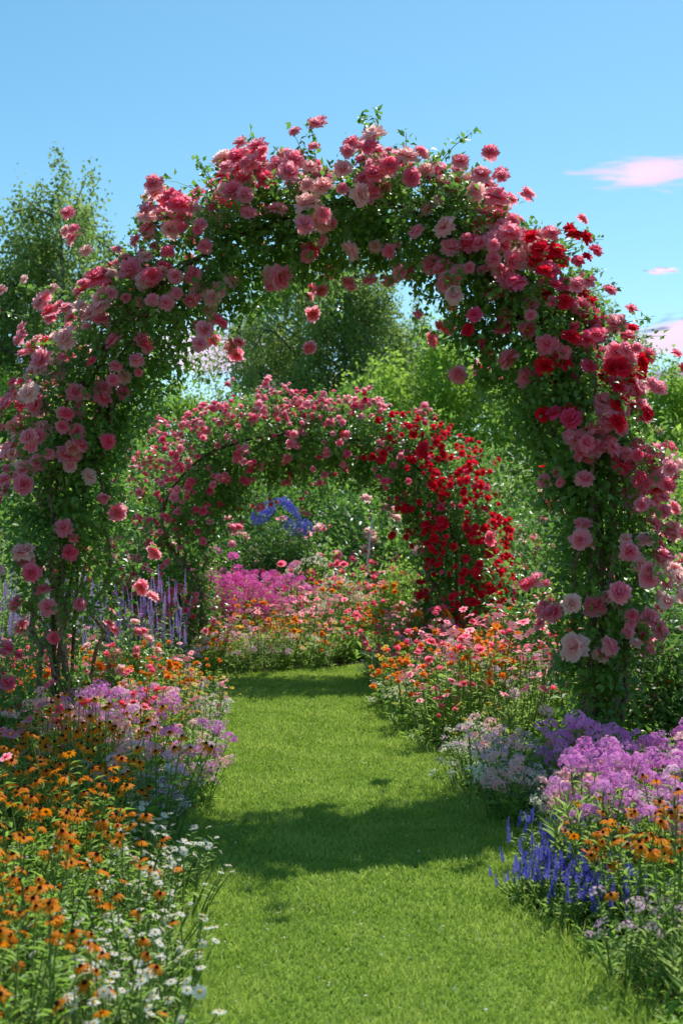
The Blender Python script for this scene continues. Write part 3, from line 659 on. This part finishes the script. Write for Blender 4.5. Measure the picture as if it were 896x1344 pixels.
# ------------------------------------------------------------------ clouds
m,N,L=newmat('cloud_vapour')
tc=N.new('ShaderNodeTexCoord');mp=N.new('ShaderNodeMapping');mp.inputs['Scale'].default_value=(2.2,5,1);L.new(tc.outputs['Generated'],mp.inputs[0])
oi=N.new('ShaderNodeObjectInfo');nz=N.new('ShaderNodeTexNoise');nz.noise_dimensions='4D';nz.inputs['Scale'].default_value=1.3;nz.inputs['Detail'].default_value=7
L.new(mp.outputs[0],nz.inputs['Vector']);mw=N.new('ShaderNodeMath');mw.operation='MULTIPLY';mw.inputs[1].default_value=20;L.new(oi.outputs['Random'],mw.inputs[0]);L.new(mw.outputs[0],nz.inputs['W'])
vs=N.new('ShaderNodeVectorMath');vs.operation='DISTANCE'
mz=N.new('ShaderNodeVectorMath');mz.operation='MULTIPLY';mz.inputs[1].default_value=(1,1,0);L.new(tc.outputs['Generated'],mz.inputs[0]);L.new(mz.outputs[0],vs.inputs[0]);vs.inputs[1].default_value=(.5,.5,0)
a1=N.new('ShaderNodeMath');a1.operation='MULTIPLY';a1.inputs[1].default_value=1.15;L.new(vs.outputs['Value'],a1.inputs[0])
a2=N.new('ShaderNodeMath');a2.operation='SUBTRACT';L.new(nz.outputs[0],a2.inputs[0]);L.new(a1.outputs[0],a2.inputs[1])
mr=N.new('ShaderNodeMapRange');mr.interpolation_type='SMOOTHSTEP';mr.inputs[1].default_value=-.04;mr.inputs[2].default_value=.34;mr.inputs[4].default_value=.9;L.new(a2.outputs[0],mr.inputs[0])
tp=N.new('ShaderNodeBsdfTransparent');tl=N.new('ShaderNodeBsdfTranslucent');tl.inputs[0].default_value=(.72,.50,.60,1)
mx=N.new('ShaderNodeMixShader');L.new(mr.outputs[0],mx.inputs[0]);L.new(tp.outputs[0],mx.inputs[1]);L.new(tl.outputs[0],mx.inputs[2])
o=N.new('ShaderNodeOutputMaterial');L.new(mx.outputs[0],o.inputs[0]);CL=reg(m)
def cloud(x,y,z,w,d):
    V=[];F=[];k=12
    for j in range(k+1):
        for i in range(k+1):
            V.append(((i/k-.5)*w,(j/k-.5)*d,2*math.sin(i*.9)*math.cos(j*.8)))
    for j in range(k):
        for i in range(k):
            p=j*(k+1)+i;q=p+k+1;F+=[(p,p+1,q+1),(p,q+1,q)]
    g=Geo();g.add(V,F,CL,.5,.5);obj('cloud',g.build('cloud'),None,'thin pinkish white wisp of cloud in blue sky','cloud',group='thin clouds in the sky',loc=(x,y,z))
cloud(248,1000,284,150,125);cloud(258,1000,155,110,360);cloud(275,1000,122,130,300);cloud(-105,1000,142,170,380);cloud(-270,1000,115,120,240);cloud(-20,1000,115,150,240);cloud(250,1000,207,35,30)

# ------------------------------------------------------------------ light, sky, camera
Ld=Vector((-.30,-.68,-1.0)).normalized()
sun=bpy.data.lights.new('sun','SUN');sun.energy=5.0;sun.angle=math.radians(.5);sun.color=(1,.97,.92)
so=bpy.data.objects.new('sun',sun);COL.objects.link(so);so.rotation_euler=Ld.to_track_quat('-Z','Y').to_euler();so.location=(5,20,20)
w=bpy.data.worlds.new('World');scene.world=w;w.use_nodes=True;N=w.node_tree.nodes;L=w.node_tree.links
bg=N['Background'];sk=N.new('ShaderNodeTexSky');sk.sky_type='NISHITA';sk.sun_disc=False
sk.sun_elevation=math.asin(-Ld.z);sk.sun_rotation=math.atan2(.30,.68);sk.air_density=1.0;sk.dust_density=.3;sk.ozone_density=2.2;sk.altitude=200
hs=N.new('ShaderNodeHueSaturation');hs.inputs['Saturation'].default_value=1.2;hs.inputs['Hue'].default_value=.478;L.new(sk.outputs[0],hs.inputs['Color'])
L.new(hs.outputs[0],bg.inputs['Color']);bg.inputs['Strength'].default_value=.15
cam=bpy.data.cameras.new('camera');co=bpy.data.objects.new('camera',cam);COL.objects.link(co);scene.camera=co
cam.sensor_fit='VERTICAL';cam.sensor_height=36;cam.lens=45;co.location=(0,0,1.5);co.rotation_euler=(math.radians(90+.95),0,0);cam.clip_end=6000
cam.dof.use_dof=True;cam.dof.focus_distance=8.0;cam.dof.aperture_fstop=4.0
scene.view_settings.view_transform='Standard';scene.view_settings.look='None';scene.view_settings.exposure=0
print('counts',COUNT)
